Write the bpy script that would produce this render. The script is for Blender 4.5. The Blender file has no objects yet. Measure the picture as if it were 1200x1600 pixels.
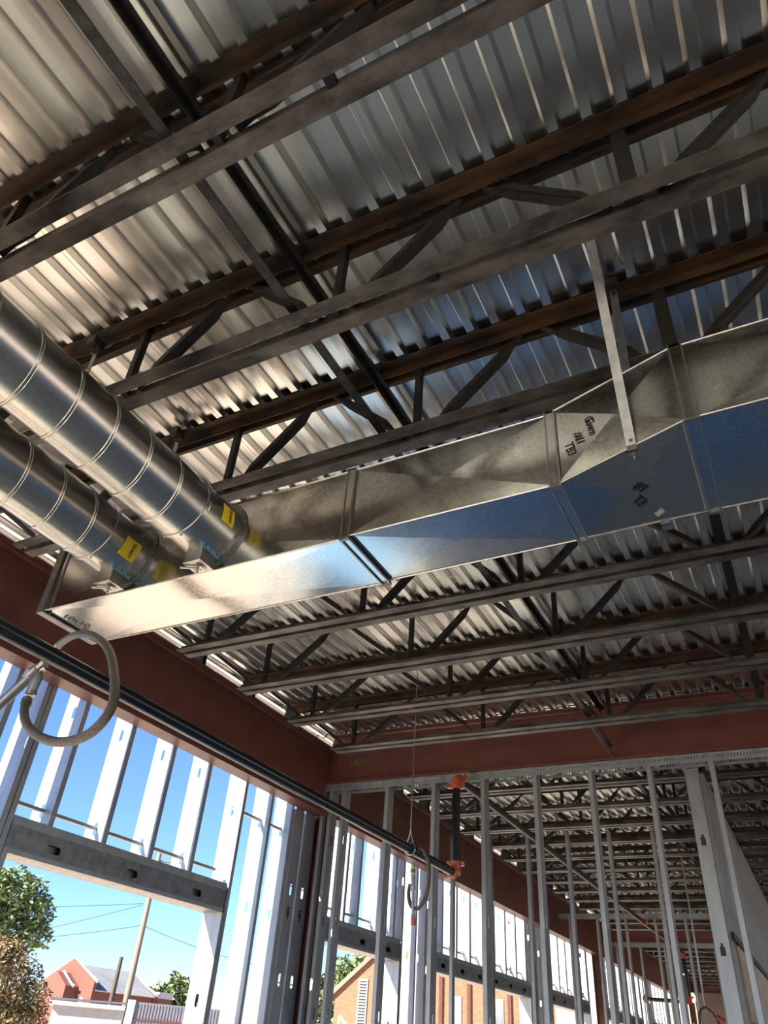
import bpy, math, random
from mathutils import Vector, Matrix
random.seed(7)
S = bpy.context.scene
COL = S.collection
U = 1.6                      # camera height above the slab
# ------------------------------------------------------------------ camera
yaw, pit, rol = -.52036, .63032, .08140
fw = Vector((math.sin(yaw)*math.cos(pit), math.cos(yaw)*math.cos(pit), math.sin(pit)))
rt = Vector((math.cos(yaw), -math.sin(yaw), 0)); up = rt.cross(fw)
r2 = math.cos(rol)*rt + math.sin(rol)*up; u2 = -math.sin(rol)*rt + math.cos(rol)*up
cam = bpy.data.cameras.new('camera'); camo = bpy.data.objects.new('camera', cam); COL.objects.link(camo)
cam.sensor_fit = 'HORIZONTAL'; cam.sensor_width = 36; cam.lens = 36*1150/1200; cam.clip_end = 1000; cam.clip_start = .05
m = Matrix((r2, u2, -fw)).transposed().to_4x4(); m.translation = (0, 0, U); camo.matrix_world = m
S.camera = camo
# ------------------------------------------------------------------ sky, sun, exposure
SUN = Vector((-.38, -.92, .64)).normalized()
w = bpy.data.worlds.new('world'); S.world = w; w.use_nodes = True
nt = w.node_tree; bg = nt.nodes['Background']
sky = nt.nodes.new('ShaderNodeTexSky'); sky.sky_type = 'NISHITA'; sky.sun_disc = False
sky.sun_elevation = math.asin(SUN.z); sky.sun_rotation = math.atan2(SUN.x, SUN.y)
sky.air_density = 1.0; sky.dust_density = .0; sky.ozone_density = 3.0
tint = nt.nodes.new('ShaderNodeMix'); tint.data_type = 'RGBA'; tint.blend_type = 'MULTIPLY'; tint.inputs[0].default_value = 1
tint.inputs[7].default_value = (.80, 1.0, 1.38, 1)
nt.links.new(sky.outputs[0], tint.inputs[6]); nt.links.new(tint.outputs[2], bg.inputs[0]); bg.inputs[1].default_value = .088
sl = bpy.data.lights.new('sun', 'SUN'); sl.energy = 10.0; sl.angle = .009; sl.color = (1, .925, .81)
so = bpy.data.objects.new('sun', sl); COL.objects.link(so); so.rotation_euler = (-SUN).to_track_quat('-Z', 'Y').to_euler()
so.location = (-20, -20, 40)
S.view_settings.view_transform = 'Standard'; S.view_settings.look = 'None'; S.view_settings.gamma = 1
S.view_settings.use_curve_mapping = False; S.view_settings.exposure = 1.2
S.cycles.use_denoising = True
S.cycles.max_bounces = 10; S.cycles.diffuse_bounces = 5; S.cycles.glossy_bounces = 6

# ------------------------------------------------------------------ materials
def mat(name, c1, c2=None, metal=0., rough=.5, scale=8., detail=4., bump=0., bscale=None, stretch=None, rvar=0., lo=.35, hi=.65, vor=False):
    M = bpy.data.materials.new(name); M.use_nodes = True
    n = M.node_tree.nodes; L = M.node_tree.links; b = n['Principled BSDF']
    b.inputs['Metallic'].default_value = metal; b.inputs['Roughness'].default_value = rough
    b.inputs['Base Color'].default_value = (*c1, 1)
    if c2 is not None or bump:
        tc = n.new('ShaderNodeTexCoord'); src = tc.outputs['Object']
        if stretch:
            mp = n.new('ShaderNodeMapping'); mp.inputs['Scale'].default_value = stretch
            L.new(src, mp.inputs[0]); src = mp.outputs[0]
        if vor:
            nz = n.new('ShaderNodeTexVoronoi'); nz.inputs['Scale'].default_value = scale
            out = nz.outputs['Color']; sp = n.new('ShaderNodeSeparateColor'); L.new(out, sp.inputs[0]); fac = sp.outputs[0]
        else:
            nz = n.new('ShaderNodeTexNoise'); nz.inputs['Scale'].default_value = scale; nz.inputs['Detail'].default_value = detail
            nz.inputs['Roughness'].default_value = .62; fac = nz.outputs['Fac']
        L.new(src, nz.inputs['Vector'])
        if c2 is not None:
            rp = n.new('ShaderNodeValToRGB'); rp.color_ramp.elements[0].position = lo; rp.color_ramp.elements[1].position = hi
            rp.color_ramp.elements[0].color = (*c1, 1); rp.color_ramp.elements[1].color = (*c2, 1)
            L.new(fac, rp.inputs[0]); L.new(rp.outputs[0], b.inputs['Base Color'])
        if rvar:
            mr = n.new('ShaderNodeMapRange'); mr.inputs[3].default_value = rough-rvar; mr.inputs[4].default_value = rough+rvar
            L.new(fac, mr.inputs[0]); L.new(mr.outputs[0], b.inputs['Roughness'])
        if bump:
            n2 = n.new('ShaderNodeTexNoise'); n2.inputs['Scale'].default_value = bscale or scale; n2.inputs['Detail'].default_value = 2
            L.new(src, n2.inputs['Vector'])
            bp = n.new('ShaderNodeBump'); bp.inputs['Strength'].default_value = bump; bp.inputs['Distance'].default_value = .02
            L.new(n2.outputs['Fac'], bp.inputs['Height']); L.new(bp.outputs[0], b.inputs['Normal'])
    return M
GALV_DECK = mat('galvanised_deck', (.68, .67, .63), (.78, .76, .71), 1, .27, 1.1, 3, rvar=.015)
GALV_DUCT = mat('galvanised_duct', (.54, .54, .52), (.62, .61, .58), 1, .17, 90, rvar=.02, bump=.09, bscale=1.8, vor=True)
GALV_SPIRAL = mat('galvanised_spiral', (.50, .48, .44), (.57, .55, .50), 1, .26, 60, 2, rvar=.015)
GALV_STUD = mat('galvanised_stud', (.31, .325, .335), (.40, .41, .42), .55, .38, 9, rvar=.06, stretch=(1, 1, .3))
GALV_DULL = mat('galvanised_dull', (.22, .22, .215), (.32, .32, .31), .9, .42, 14)
STEEL_BLACK = mat('black_joist_steel', (.012, .011, .011), (.035, .028, .024), .35, .5, 14)
STEEL_RUST = mat('rusted_joist_steel', (.022, .016, .012), (.13, .062, .027), .3, .55, 5, 8, bump=.15, bscale=60, lo=.42, hi=.68, stretch=(.5, 1, 1))
STEEL_DUST = mat('dusty_joist_steel', (.045, .037, .032), (.21, .18, .155), .45, .45, 7, 9, bump=.1, bscale=60, lo=.38, hi=.72, stretch=(.5, 1, 1))
STEEL_GREY = mat('grey_bridging_steel', (.022, .021, .021), (.06, .057, .055), .6, .45, 20)
PRIMER = mat('red_primer', (.11, .032, .022), (.18, .058, .04), 0, .42, 3.2, 7, bump=.08, bscale=30, lo=.3, hi=.75)
PIPE_BLACK = mat('black_pipe_paint', (.006, .006, .008), (.012, .012, .014), 0, .22, 20)
ORANGE = mat('orange_paint', (.42, .075, .028), (.52, .11, .045), 0, .38, 30)
BRAID = mat('braided_steel', (.065, .055, .042), (.25, .21, .155), .75, .36, 220, 1, bump=.6, bscale=300)
ZINC = mat('zinc_fitting', (.35, .34, .31), (.5, .48, .44), .95, .3, 25)
YELLOW = mat('yellow_sticker', (.85, .62, .02), (.90, .68, .03), 0, .5, 20)
BLUE = mat('blue_band', (.03, .22, .45), (.04, .26, .5), 0, .5, 20)
INK = mat('black_ink', (.012, .012, .015), (.02, .02, .025), 0, .5, 20)
STENCIL = mat('pale_stencil', (.20, .17, .13), (.12, .08, .06), 0, .6, 60)
CONCRETE = mat('concrete_slab', (.58, .57, .46), (.68, .66, .55), 0, .45, 1.2, 8)
GROUND = mat('pale_ground', (.50, .385, .29), (.60, .485, .37), 0, .9, .35, 8)
REFLECT_TARP = mat('blue_reflection_tarp', (.26, .50, .78), (.34, .58, .84), 0, .35, 3, bump=.3)
LIGHT_BLOCK = mat('light_block_slab', (.03, .03, .03), (.05, .05, .05), 0, .8, 3)
PLY = mat('plywood', (.46, .35, .23), (.60, .47, .33), 0, .7, 3, stretch=(.3, .3, 5))
WOOD_POLE = mat('weathered_pole', (.16, .12, .085), (.24, .19, .14), 0, .85, 4, stretch=(6, 6, .4))
WOOD_DARK = mat('tarred_pole', (.05, .035, .03), (.09, .065, .05), 0, .8, 4, stretch=(6, 6, .4))
WOOD_NEW = mat('new_lumber', (.36, .28, .18), (.42, .34, .24), 0, .7, 3)
WIRE = mat('wire', (.06, .06, .07), (.09, .09, .1), .2, .5, 20)
WHITEP = mat('white_paint', (.30, .30, .30), (.36, .36, .36), 0, .6, 3)
GREYP = mat('grey_siding', (.13, .13, .16), (.17, .17, .20), 0, .6, 2)
ROOFMETAL = mat('pale_metal_roof', (.16, .17, .18), (.21, .22, .23), .2, .5, .4)
GLASSY = mat('window_glass', (.10, .12, .14), (.25, .28, .30), 0, .12, 1)
BARK = mat('bark', (.10, .07, .05), (.16, .12, .09), 0, .9, 6)
def leafmat(name, a, b):
    M = mat(name, a, b, 0, .6, .9, 4)
    M.node_tree.nodes['Principled BSDF'].inputs['Subsurface Weight'].default_value = 0
    return M
LEAF_G = leafmat('green_leaves', (.08, .13, .035), (.17, .22, .075))
LEAF_B = leafmat('bronze_leaves', (.12, .105, .035), (.23, .15, .07))
LEAF_D = leafmat('distant_leaves', (.10, .14, .05), (.16, .20, .075))
def brickmat(name, c1, c2, mortar, sc=1.):
    M = bpy.data.materials.new(name); M.use_nodes = True
    n = M.node_tree.nodes; L = M.node_tree.links; b = n['Principled BSDF']; b.inputs['Roughness'].default_value = .85
    tc = n.new('ShaderNodeTexCoord'); sp = n.new('ShaderNodeSeparateXYZ'); L.new(tc.outputs['Object'], sp.inputs[0])
    ad = n.new('ShaderNodeMath'); ad.operation = 'ADD'; L.new(sp.outputs[0], ad.inputs[0]); L.new(sp.outputs[1], ad.inputs[1])
    cb = n.new('ShaderNodeCombineXYZ'); L.new(ad.outputs[0], cb.inputs[0]); L.new(sp.outputs[2], cb.inputs[1])
    br = n.new('ShaderNodeTexBrick'); L.new(cb.outputs[0], br.inputs['Vector'])
    br.inputs['Color1'].default_value = (*c1, 1); br.inputs['Color2'].default_value = (*c2, 1); br.inputs['Mortar'].default_value = (*mortar, 1)
    br.inputs['Scale'].default_value = sc; br.inputs['Mortar Size'].default_value = .012
    br.inputs['Brick Width'].default_value = .23; br.inputs['Row Height'].default_value = .078
    L.new(br.outputs[0], b.inputs['Base Color'])
    return M
BRICK_TAN = brickmat('tan_brick', (.20, .075, .034), (.26, .115, .055), (.20, .13, .085))
BRICK_RED = brickmat('red_brick', (.13, .034, .021), (.16, .05, .031), (.12, .06, .045))
BRICK_DK = brickmat('maroon_brick', (.085, .022, .016), (.10, .03, .02), (.09, .04, .03))

# ------------------------------------------------------------------ mesh helpers
class MB:
    def __init__(s): s.v = []; s.f = []; s.sm = False
    def add(s, vs, fs):
        o = len(s.v); s.v += [tuple(p) for p in vs]; s.f += [tuple(i+o for i in q) for q in fs]; return s
    def box(s, x0, x1, y0, y1, z0, z1):
        return s.add([(x0,y0,z0),(x1,y0,z0),(x1,y1,z0),(x0,y1,z0),(x0,y0,z1),(x1,y0,z1),(x1,y1,z1),(x0,y1,z1)],
                     [(0,3,2,1),(4,5,6,7),(0,1,5,4),(1,2,6,5),(2,3,7,6),(3,0,4,7)])
    def rings(s, rings, closed=True, caps=True):
        n = len(rings[0]); vs = [p for r in rings for p in r]; fs = []
        for i in range(len(rings)-1):
            for j in range(n if closed else n-1):
                a, b = i*n+j, i*n+(j+1) % n; fs.append((a, b, b+n, a+n))
        if caps and closed:
            fs.append(tuple(range(n-1, -1, -1))); k = (len(rings)-1)*n; fs.append(tuple(k+i for i in range(n)))
        return s.add(vs, fs)
    def prism(s, prof, ax, a0, a1):
        def P(a, p):
            return (a, p[0], p[1]) if ax == 'x' else (p[0], a, p[1]) if ax == 'y' else (p[0], p[1], a)
        return s.rings([[P(a0, p) for p in prof], [P(a1, p) for p in prof]])
    def tube(s, path, r, n=10, caps=True):
        path = [Vector(p) for p in path]; rs = r if isinstance(r, (list, tuple)) else [r]*len(path)
        t0 = (path[1]-path[0]).normalized(); ref = Vector((0,0,1)) if abs(t0.z) < .9 else Vector((1,0,0))
        nrm = t0.cross(ref).normalized(); R = []
        for i, p in enumerate(path):
            t = (path[min(i+1, len(path)-1)]-path[max(i-1, 0)]).normalized()
            nrm = (nrm - t*nrm.dot(t)).normalized(); bn = t.cross(nrm)
            R.append([p + (nrm*math.cos(a)+bn*math.sin(a))*rs[i] for a in (2*math.pi*j/n for j in range(n))])
        return s.rings(R, True, caps)
    def plate(s, u0, u1, holes, v0, v1, P):
        """sheet with rounded holes in a row along v; P maps (u,v) to a point; holes = [(uc, vc, hw, hh)]"""
        holes = sorted(holes, key=lambda h: h[1]); last = v0; pts = []; fs = []
        def q(a, b):
            k = len(pts); pts.extend([(u0,a),(u1,a),(u1,b),(u0,b)]); fs.append((k,k+1,k+2,k+3))
        for uc, vc, hw, hh in holes:
            a, b = vc-hh, vc+hh
            m_ = .15*hh; a0, b0 = a-m_, b+m_
            if a0 < last or b0 > v1: continue
            q(last, a0); k = len(pts); c = min(hw, hh)*.6
            pts.extend([(u0,a0),(u1,a0),(u1,b0),(u0,b0)])
            pts.extend([(uc-hw+c,a),(uc+hw-c,a),(uc+hw,a+c),(uc+hw,b-c),(uc+hw-c,b),(uc-hw+c,b),(uc-hw,b-c),(uc-hw,a+c)])
            e = k+4
            fs.extend([(k,k+1,e+1,e),(k+1,e+2,e+1),(k+1,k+2,e+3,e+2),(k+2,e+4,e+3),(k+2,k+3,e+5,e+4),(k+3,e+6,e+5),(k+3,k,e+7,e+6),(k,e,e+7)])
            last = b0
        q(last, v1)
        return s.add([P(*p) for p in pts], fs)
    def mesh(s, name, smooth=False):
        me = bpy.data.meshes.new(name); me.from_pydata(s.v, [], s.f); me.update()
        if smooth or s.sm:
            for p in me.polygons: p.use_smooth = True
            try: me.set_sharp_from_angle(angle=math.radians(40))
            except Exception: pass
        return me
def obj(name, me, mt=None, parent=None, loc=None, smooth=False):
    if isinstance(me, MB): me = me.mesh(name, smooth)
    if mt and not me.materials: me.materials.append(mt)
    o = bpy.data.objects.new(name, me); COL.objects.link(o)
    if parent is not None:
        o.parent = parent
        if loc is None: o.location = -wloc(parent)
        else: o.location = loc
    elif loc is not None: o.location = loc
    return o
def wloc(o):
    v = Vector(o.location)
    while o.parent: o = o.parent; v += Vector(o.location)
    return v
def tag(o, label, cat, group=None, kind=None):
    o['label'] = label; o['category'] = cat
    if group: o['group'] = group
    if kind: o['kind'] = kind
    return o
def thing(name, label, cat, loc=(0,0,0), group=None, kind=None):
    o = bpy.data.objects.new(name, None); COL.objects.link(o); o.location = loc; o.empty_display_size = .1
    return tag(o, label, cat, group, kind)
def smoothpath(pts, n=8):
    P = [Vector(p) for p in pts]; P = [2*P[0]-P[1]]+P+[2*P[-1]-P[-2]]; out = []
    for i in range(1, len(P)-2):
        for k in range(n):
            t = k/n; a, b, c, d = P[i-1], P[i], P[i+1], P[i+2]
            out.append(.5*((2*b)+(c-a)*t+(2*a-5*b+4*c-d)*t*t+(-a+3*b-3*c+d)*t**3))
    return out+[P[-2]]
def Lprof(a0, b0, la, lb, t):
    """angle profile with its corner at (a0,b0), legs la and lb (signed)"""
    sa, sb = (1 if la > 0 else -1), (1 if lb > 0 else -1)
    p = [(a0,b0),(a0+la,b0),(a0+la,b0+sb*t),(a0+sa*t,b0+sb*t),(a0+sa*t,b0+lb),(a0,b0+lb)]
    return p if sa*sb > 0 else p[::-1]

# ------------------------------------------------------------------ main levels
DECK = 3.40+U; ZB = 2.80+U
XW = -5.30                        # web of the edge beam
JY = [.92+.918*k for k in range(8)]
JY2 = [9.38+.98*k for k in range(14) if abs(9.38+.98*k-18.75) > .0]
YC1, YC2, YC3 = 8.38, 22.9, 37.5    # cross beams
# ------------------------------------------------------------------ floor and ground
f = obj('floor', MB().box(-5.75, 15, -15, 45, -.15, 0), CONCRETE); tag(f, 'pale concrete floor slab of the unfinished building', 'floor', kind='structure')
g = obj('ground', MB().box(-260, 260, -260, 260, -.5, -.16), GROUND); tag(g, 'pale dusty ground around the building site', 'ground', kind='structure')
def tarp(x0, x1, y0, y1, label, N=14):  # guessed blue sheet, added out of view to reflect in duct and deck
    t = MB()
    for i in range(N+1):
        for j in range(N+1):
            t.v.append((x0+(x1-x0)*i/N, y0+(y1-y0)*j/N, .02+.03*math.sin(i*1.3+j*.7)**2+.01*random.random()))
    for i in range(N):
        for j in range(N):
            a = i*(N+1)+j; t.f.append((a, a+N+1, a+N+2, a+1))
    tag(obj('reflection_tarp', t, REFLECT_TARP, smooth=True), label, 'tarp')
tarp(-5.3, 1.0, 6.4, 8.2, 'large blue tarp added out of view for the blue reflection in the duct, on the floor along the stud partition')
tarp(-3.2, -1.6, 4.7, 6.3, 'small blue tarp added out of view for the blue reflection in the deck, on the floor nearer the viewer')

# ------------------------------------------------------------------ roof deck
PITCH = .1524; X0 = -1.975
def deck_profile(n):
    pr = []
    for i in range(n):
        b = i*PITCH
        pr += [(b, 0), (b+.048, 0), (b+.064, .038), (b+.1364, .038)]
    pr.append((n*PITCH, 0)); return pr
def deck_sheet(n, y0, y1):
    m_ = MB(); pr = deck_profile(n)
    pr2 = pr + [(pr[-1][0]+.02, 0)]
    ys = [y0, y1]
    vs = [(x, y, z) for y in ys for x, z in pr2]; k = len(pr2)
    m_.add(vs, [(i, i+1, i+1+k, i+k) for i in range(k-1)])
    # lap lip of the neighbouring sheet
    m_.add([(0, y0, -.002), (.02, y0, -.002), (.02, y1, -.002), (0, y1, -.002)], [(0, 1, 2, 3)])
    return m_
ceil = thing('ceiling', 'fluted galvanised metal roof deck over the whole building', 'roof deck', (0, 0, DECK), kind='structure')
for (ya, yb) in ((-11.5, 8.37), (8.40, 22.9), (22.93, 40.)):
    me = deck_sheet(6, ya, yb).mesh('deck_sheet'); me.materials.append(GALV_DECK)
    n0 = -4
    for s in range(n0, n0+13 if ya < 0 else n0+10):
        obj('deck_sheet', me, None, ceil, loc=(X0+s*6*PITCH, 0, .0015*(s % 2)))
obj('light_block_slab', MB().box(-5.66, 13, -14, 40.1, .05, .12), LIGHT_BLOCK, ceil, loc=(0, 0, 0))  # slab added over the deck sheets to stop light leaking through
# dents with flaking yellow paint on the deck
me = MB()
for (x, y, r) in ((-1.23, 1.13, .012), (-1.40, 1.14, .008)):
    me.add([(x+r*math.cos(a)*(1+.3*math.sin(3*a)), y+1.3*r*math.sin(a), -.004) for a in [k*.7 for k in range(9)]], [tuple(range(9))])
obj('paint_fleck', me, YELLOW, ceil, loc=(0, 0, 0))

# ------------------------------------------------------------------ open-web joists
VX = [-4.37, -2.76, -1.41, -.02, 1.37, 2.72, 4.33]
PX = [-3.55, -2.08, -.71, .67, 2.04, 3.51]
HJ = DECK-ZB
def web_bar(p, q, w0, w1):
    """crimped angle between two panel points: narrow ends, open V in the middle"""
    p, q = Vector(p), Vector(q); d = (q-p); L = d.length; d.normalize(); s = Vector((0,1,0)); nn = d.cross(s).normalized()
    R = []
    for tt, w_ in ((0, w0), (.10, w0), (.22, w1), (.78, w1), (.90, w0), (1, w0)):
        c = p+d*(L*tt); h = w_*.5; k = h if w_ == w1 else h*.55
        R.append([c-s*h-nn*k, c-s*h+nn*(k*.2), c+nn*(-k*.55 if w_ == w1 else k), c+s*h+nn*(k*.2), c+s*h-nn*k, c-nn*k*1.05])
    return MB().rings(R)
def joist_parts():
    P = []
    for sg in (-1, 1):
        P.append(('top_chord_angle', MB().prism(Lprof(sg*.0225, HJ-.004, sg*.075, -.066, .007), 'x', -5.38, 5.38), STEEL_RUST))
        P.append(('bottom_chord_angle', MB().prism(Lprof(sg*.0225, 0, sg*.075, .062, .007), 'x', -4.63, 4.60), STEEL_DUST))
    for i, x in enumerate(VX):
        wv = .030 if i != 3 else .055
        P.append(('web_vertical', MB().box(x-wv*.62, x+wv*.62, -.02, .02, .02, HJ-.03), STEEL_BLACK))
    bots = VX
    for i, px in enumerate(PX):
        P.append(('web_diagonal', web_bar((bots[i]+.09, 0, .035), (px-.06, 0, HJ-.05), .036, .062), STEEL_BLACK))
        P.append(('web_diagonal', web_bar((bots[i+1]-.09, 0, .035), (px+.06, 0, HJ-.05), .036, .062), STEEL_BLACK))
    P.append(('web_diagonal', web_bar((-4.46, 0, .035), (-5.16, 0, HJ-.06), .036, .05), STEEL_BLACK))
    P.append(('web_diagonal', web_bar((4.42, 0, .035), (5.16, 0, HJ-.06), .036, .05), STEEL_BLACK))
    for x in (-5.30, 5.30):
        P.append(('bearing_seat', MB().prism(Lprof(-.0225, .382, -.06, .15, .007), 'x', x-.09, x+.09).prism(Lprof(.0225, .382, .06, .15, .007), 'x', x-.09, x+.09), STEEL_BLACK))
    for x in (-3.2, -.9, 1.3, 3.3):
        P.append(('filler_bar', MB().box(x-.02, x+.02, -.02, .02, .012, .05), STEEL_BLACK))
    out = []
    for nm, mb, mt in P:
        me = mb.mesh(nm); me.materials.append(mt); out.append((nm, me))
    return out
JP = joist_parts()
ORD = ['first', 'second', 'third', 'fourth', 'fifth', 'sixth', 'seventh', 'eighth', 'ninth', 'tenth', 'eleventh', 'twelfth', 'thirteenth', 'fourteenth', 'fifteenth', 'sixteenth']
def joist(y, label, group, short=False):
    r = thing('bar_joist', label, 'joist', (0, y, ZB), group)
    for nm, me in JP:
        c = bpy.data.objects.new(nm, me); COL.objects.link(c); c.parent = r
    return r
JL = ['rust-brown open-web joist crossing the top left corner, nearest overhead', 'open-web joist second from the top of the picture, webs against the deck',
      'open-web joist just above the top edge of the rectangular duct', 'open-web joist hidden mostly behind the rectangular duct',
      'open-web joist directly below the rectangular duct', 'second open-web joist below the rectangular duct',
      'third open-web joist below the rectangular duct', 'open-web joist nearest the red cross beam, last of this room']
for y, l in zip(JY, JL): joist(y, l, 'open-web joists of the near room')
for k, y in enumerate((-.0, -.918, -1.836, -3.672, -5.5, -7.3)): joist(y, ORD[k]+' open-web joist behind the viewer, out of the picture', 'open-web joists behind the viewer')
k = 0
for y in [9.38+.98*i for i in range(13)]:
    joist(y, 'dark open-web joist, %s beyond the red cross beam' % ORD[k], 'open-web joists of the middle bay'); k += 1
for k in range(11):
    joist(24.0+1.15*k, 'dark open-web joist in the farthest bay, %s beyond the red post' % ORD[k], 'open-web joists of the farthest bay')

# ------------------------------------------------------------------ joist bridging
def bridging(x, z, prof, y0, y1, mt, label):
    o = obj('bridging_angle', MB().prism([(x+a, z+b) for a, b in prof], 'y', y0, y1), mt); tag(o, label, 'bridging', 'joist bridging'); return o
Ltop = Lprof(0, 0, .052, -.05, .007); Lbot = Lprof(0, 0, .05, .045, .006)
bridging(-1.69, DECK-.078, Ltop, -9, 8.3, STEEL_BLACK, 'black bridging angle running under the joists\' top chords in the near room')
bridging(-1.635, ZB+.064, Lbot, -9, 8.26, STEEL_GREY, 'grey bridging angle on the bottom chords, bolted to the red beam')
bridging(-1.69, DECK-.078, Ltop, 8.5, 22.7, STEEL_BLACK, 'black bridging angle under the top chords beyond the cross beam')
bridging(-1.635, ZB+.064, Lbot, 8.5, 22.7, STEEL_GREY, 'grey bridging angle on the bottom chords beyond the cross beam')
bridging(1.40, DECK-.078, Ltop, -9, 8.3, STEEL_BLACK, 'black bridging angle of the near room, out of the picture at right')
ab = thing('bridging_brace', 'short grey brace tying the bridging to the web of the red cross beam', 'brace', (-1.60, 8.3, ZB-.05))
obj('brace_angle', MB().tube([(-1.625, 7.47, ZB+.03), (-1.60, 8.355, ZB-.035)], .026, 4), STEEL_DUST, ab)
obj('anchor_bolt', MB().tube([(-1.60, 8.33, ZB-.033), (-1.60, 8.374, ZB-.036)], .03, 8), STEEL_GREY, ab)

# ------------------------------------------------------------------ red steel frame
def ibeam(name, label, ax, c, lo, hi, zb, zt, half=.10, tf=.018, tw=.011, stiff=()):
    loc = (c, lo, zb) if ax == 'y' else (lo, c, zb)
    r = thing(name, label, 'beam', loc)
    B = (lambda a0, a1, b0, b1, z0, z1: MB().box(a0, a1, b0, b1, z0, z1)) if ax == 'y' else (lambda a0, a1, b0, b1, z0, z1: MB().box(b0, b1, a0, a1, z0, z1))
    obj('bottom_flange', B(c-half, c+half, lo, hi, zb, zb+tf), PRIMER, r)
    obj('top_flange', B(c-half, c+half, lo, hi, zt-tf, zt), PRIMER, r)
    obj('web', B(c-tw/2, c+tw/2, lo, hi, zb+tf, zt-tf), PRIMER, r)
    fil = MB()
    for sg in (-1, 1):
        for z, s in ((zb+tf, 1), (zt-tf, -1)):
            p = [(c+sg*tw/2, z), (c+sg*(tw/2+.018), z), (c+sg*tw/2, z+s*.018)]
            fil.prism(p if sg*s > 0 else p[::-1], ax, lo, hi)
    obj('fillet', fil, PRIMER, r)
    for sx in stiff:
        for sg in (-1, 1):
            a0, a1 = sorted((c+sg*tw/2, c+sg*(half-.005)))
            obj('stiffener_plate', B(a0, a1, sx-.006, sx+.006, zb+tf, zt-tf), PRIMER, r)
    return r
EB, ET = 2.345+U, 3.18+U
ibeam('edge_beam', 'deep red-primed edge beam over the left stud wall, above the black pipe', 'y', XW, -11.5, 8.40, EB, ET, stiff=(-3.2, 2.2))
ibeam('edge_beam', 'red-primed edge beam over the left wall beyond the corner', 'y', XW, 8.42, 22.6, EB, ET, stiff=())
ibeam('edge_beam', 'red-primed edge beam of the farthest bay, beyond the sunlit post', 'y', XW, 22.62, 37.6, EB, ET)
CB, CT = 2.735+U, 3.375+U
cb = ibeam('cross_beam', 'red-primed cross beam spanning the room above the slotted track', 'x', YC1, XW+.02, 8.2, CB, CT)
ibeam('cross_beam', 'dark red cross beam far back beside the sunlit post', 'x', YC2, XW+.02, 8.2, CB, CT)
ibeam('cross_beam', 'dark red cross beam at the far end of the building', 'x', YC3, XW+.02, 8.2, CB, CT)
# connection angle with bolts at the corner, stencil on the web
m_ = MB().box(-5.29, -5.19, YC1-.018, YC1-.006, CB+.06, CT-.06); obj('shear_tab', m_, PRIMER, cb)
for k in range(4):
    z = CB+.14+.12*k
    obj('bolt', MB().tube([(-5.24, YC1-.018, z), (-5.24, YC1-.034, z)], .015, 6), PRIMER, cb)
def text(body, size, loc, X, Y, mt, parent, name='marking', bold=.0):
    cu = bpy.data.curves.new(name, 'FONT'); cu.body = body; cu.size = size; cu.align_x = 'CENTER'; cu.align_y = 'CENTER'; cu.offset = bold; cu.extrude = .0004
    to = bpy.data.objects.new(name, cu); COL.objects.link(to)
    me = bpy.data.meshes.new_from_object(to); bpy.data.objects.remove(to)
    me.materials.clear(); me.materials.append(mt)
    X = Vector(X).normalized(); Y = Vector(Y); Y = (Y-X*Y.dot(X)).normalized(); Z = X.cross(Y)
    M = Matrix((X, Y, Z)).transposed().to_4x4(); M.translation = loc; me.transform(M)
    return obj(name, me, mt, parent)
text('U817', .10, (-4.88, YC1-.0075, CB+.27), (1,0,0), (0,0,1), STENCIL, cb, 'stencil', .003)
def column(label, x, y, ztop):
    r = thing('steel_column', label, 'column', (x, y, 0))
    for s in (-1, 1): obj('flange', MB().box(x+s*.095-.007, x+s*.095+.007, y-.10, y+.10, 0, ztop), PRIMER, r)
    obj('web', MB().box(x-.088, x+.088, y-.005, y+.005, 0, ztop), PRIMER, r)
    obj('cap_plate', MB().box(x-.11, x+.11, y-.12, y+.12, ztop-.02, ztop), PRIMER, r)
column('dark red steel column behind the paired studs in the corner', XW-.08, 8.465, EB)
column('sunlit red steel post in the left wall far back', XW+.03, 22.0, EB)
column('dark red steel post at the far end of the left wall', XW, 37.4, EB)

# ------------------------------------------------------------------ metal studs
_sc = {}
def stud_mesh(h, holes, depth=.25, fl=.05, hw=.02, hh=.055):
    key = (round(h, 3), tuple(round(z, 3) for z in holes), depth, fl, hw)
    if key not in _sc:
        m_ = MB(); d = depth/2
        m_.plate(-d, d, [(0, z, hw, hh) for z in holes], 0, h, lambda u, v: (u, 0, v))
        t = .0022
        for s in (-1, 1):
            a0, a1 = sorted((s*d, s*(d-t))); m_.box(a0, a1, 0, fl, 0, h)
            b0, b1 = sorted((s*d, s*(d-.014))); m_.box(b0, b1, fl-t, fl, 0, h)
        me = m_.mesh('stud'); me.materials.append(GALV_STUD); _sc[key] = me
    return _sc[key]
def stud(parent, x, y, z0, z1, holes, rot=0., name='stud', **kw):
    me = stud_mesh(z1-z0, [z-z0 for z in holes if z0+.1 < z < z1-.1], **kw)
    pl = wloc(parent); o = bpy.data.objects.new(name, me); COL.objects.link(o); o.parent = parent
    o.location = Vector((x, y, z0))-pl; o.rotation_euler = (0, 0, rot); return o
SX = -5.575; SI = -5.45; SO = -5.70; SD = .25
WT = 3.30+U
wl = thing('wall_left', 'outside wall of bright galvanised steel studs with window openings', 'stud wall', (SX, 0, 0), kind='structure')
HOLES = [.276+U-.89, .276+U, 1.17+U, 2.06+U]
HT, HBt = 1.28+U, 1.04+U
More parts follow.
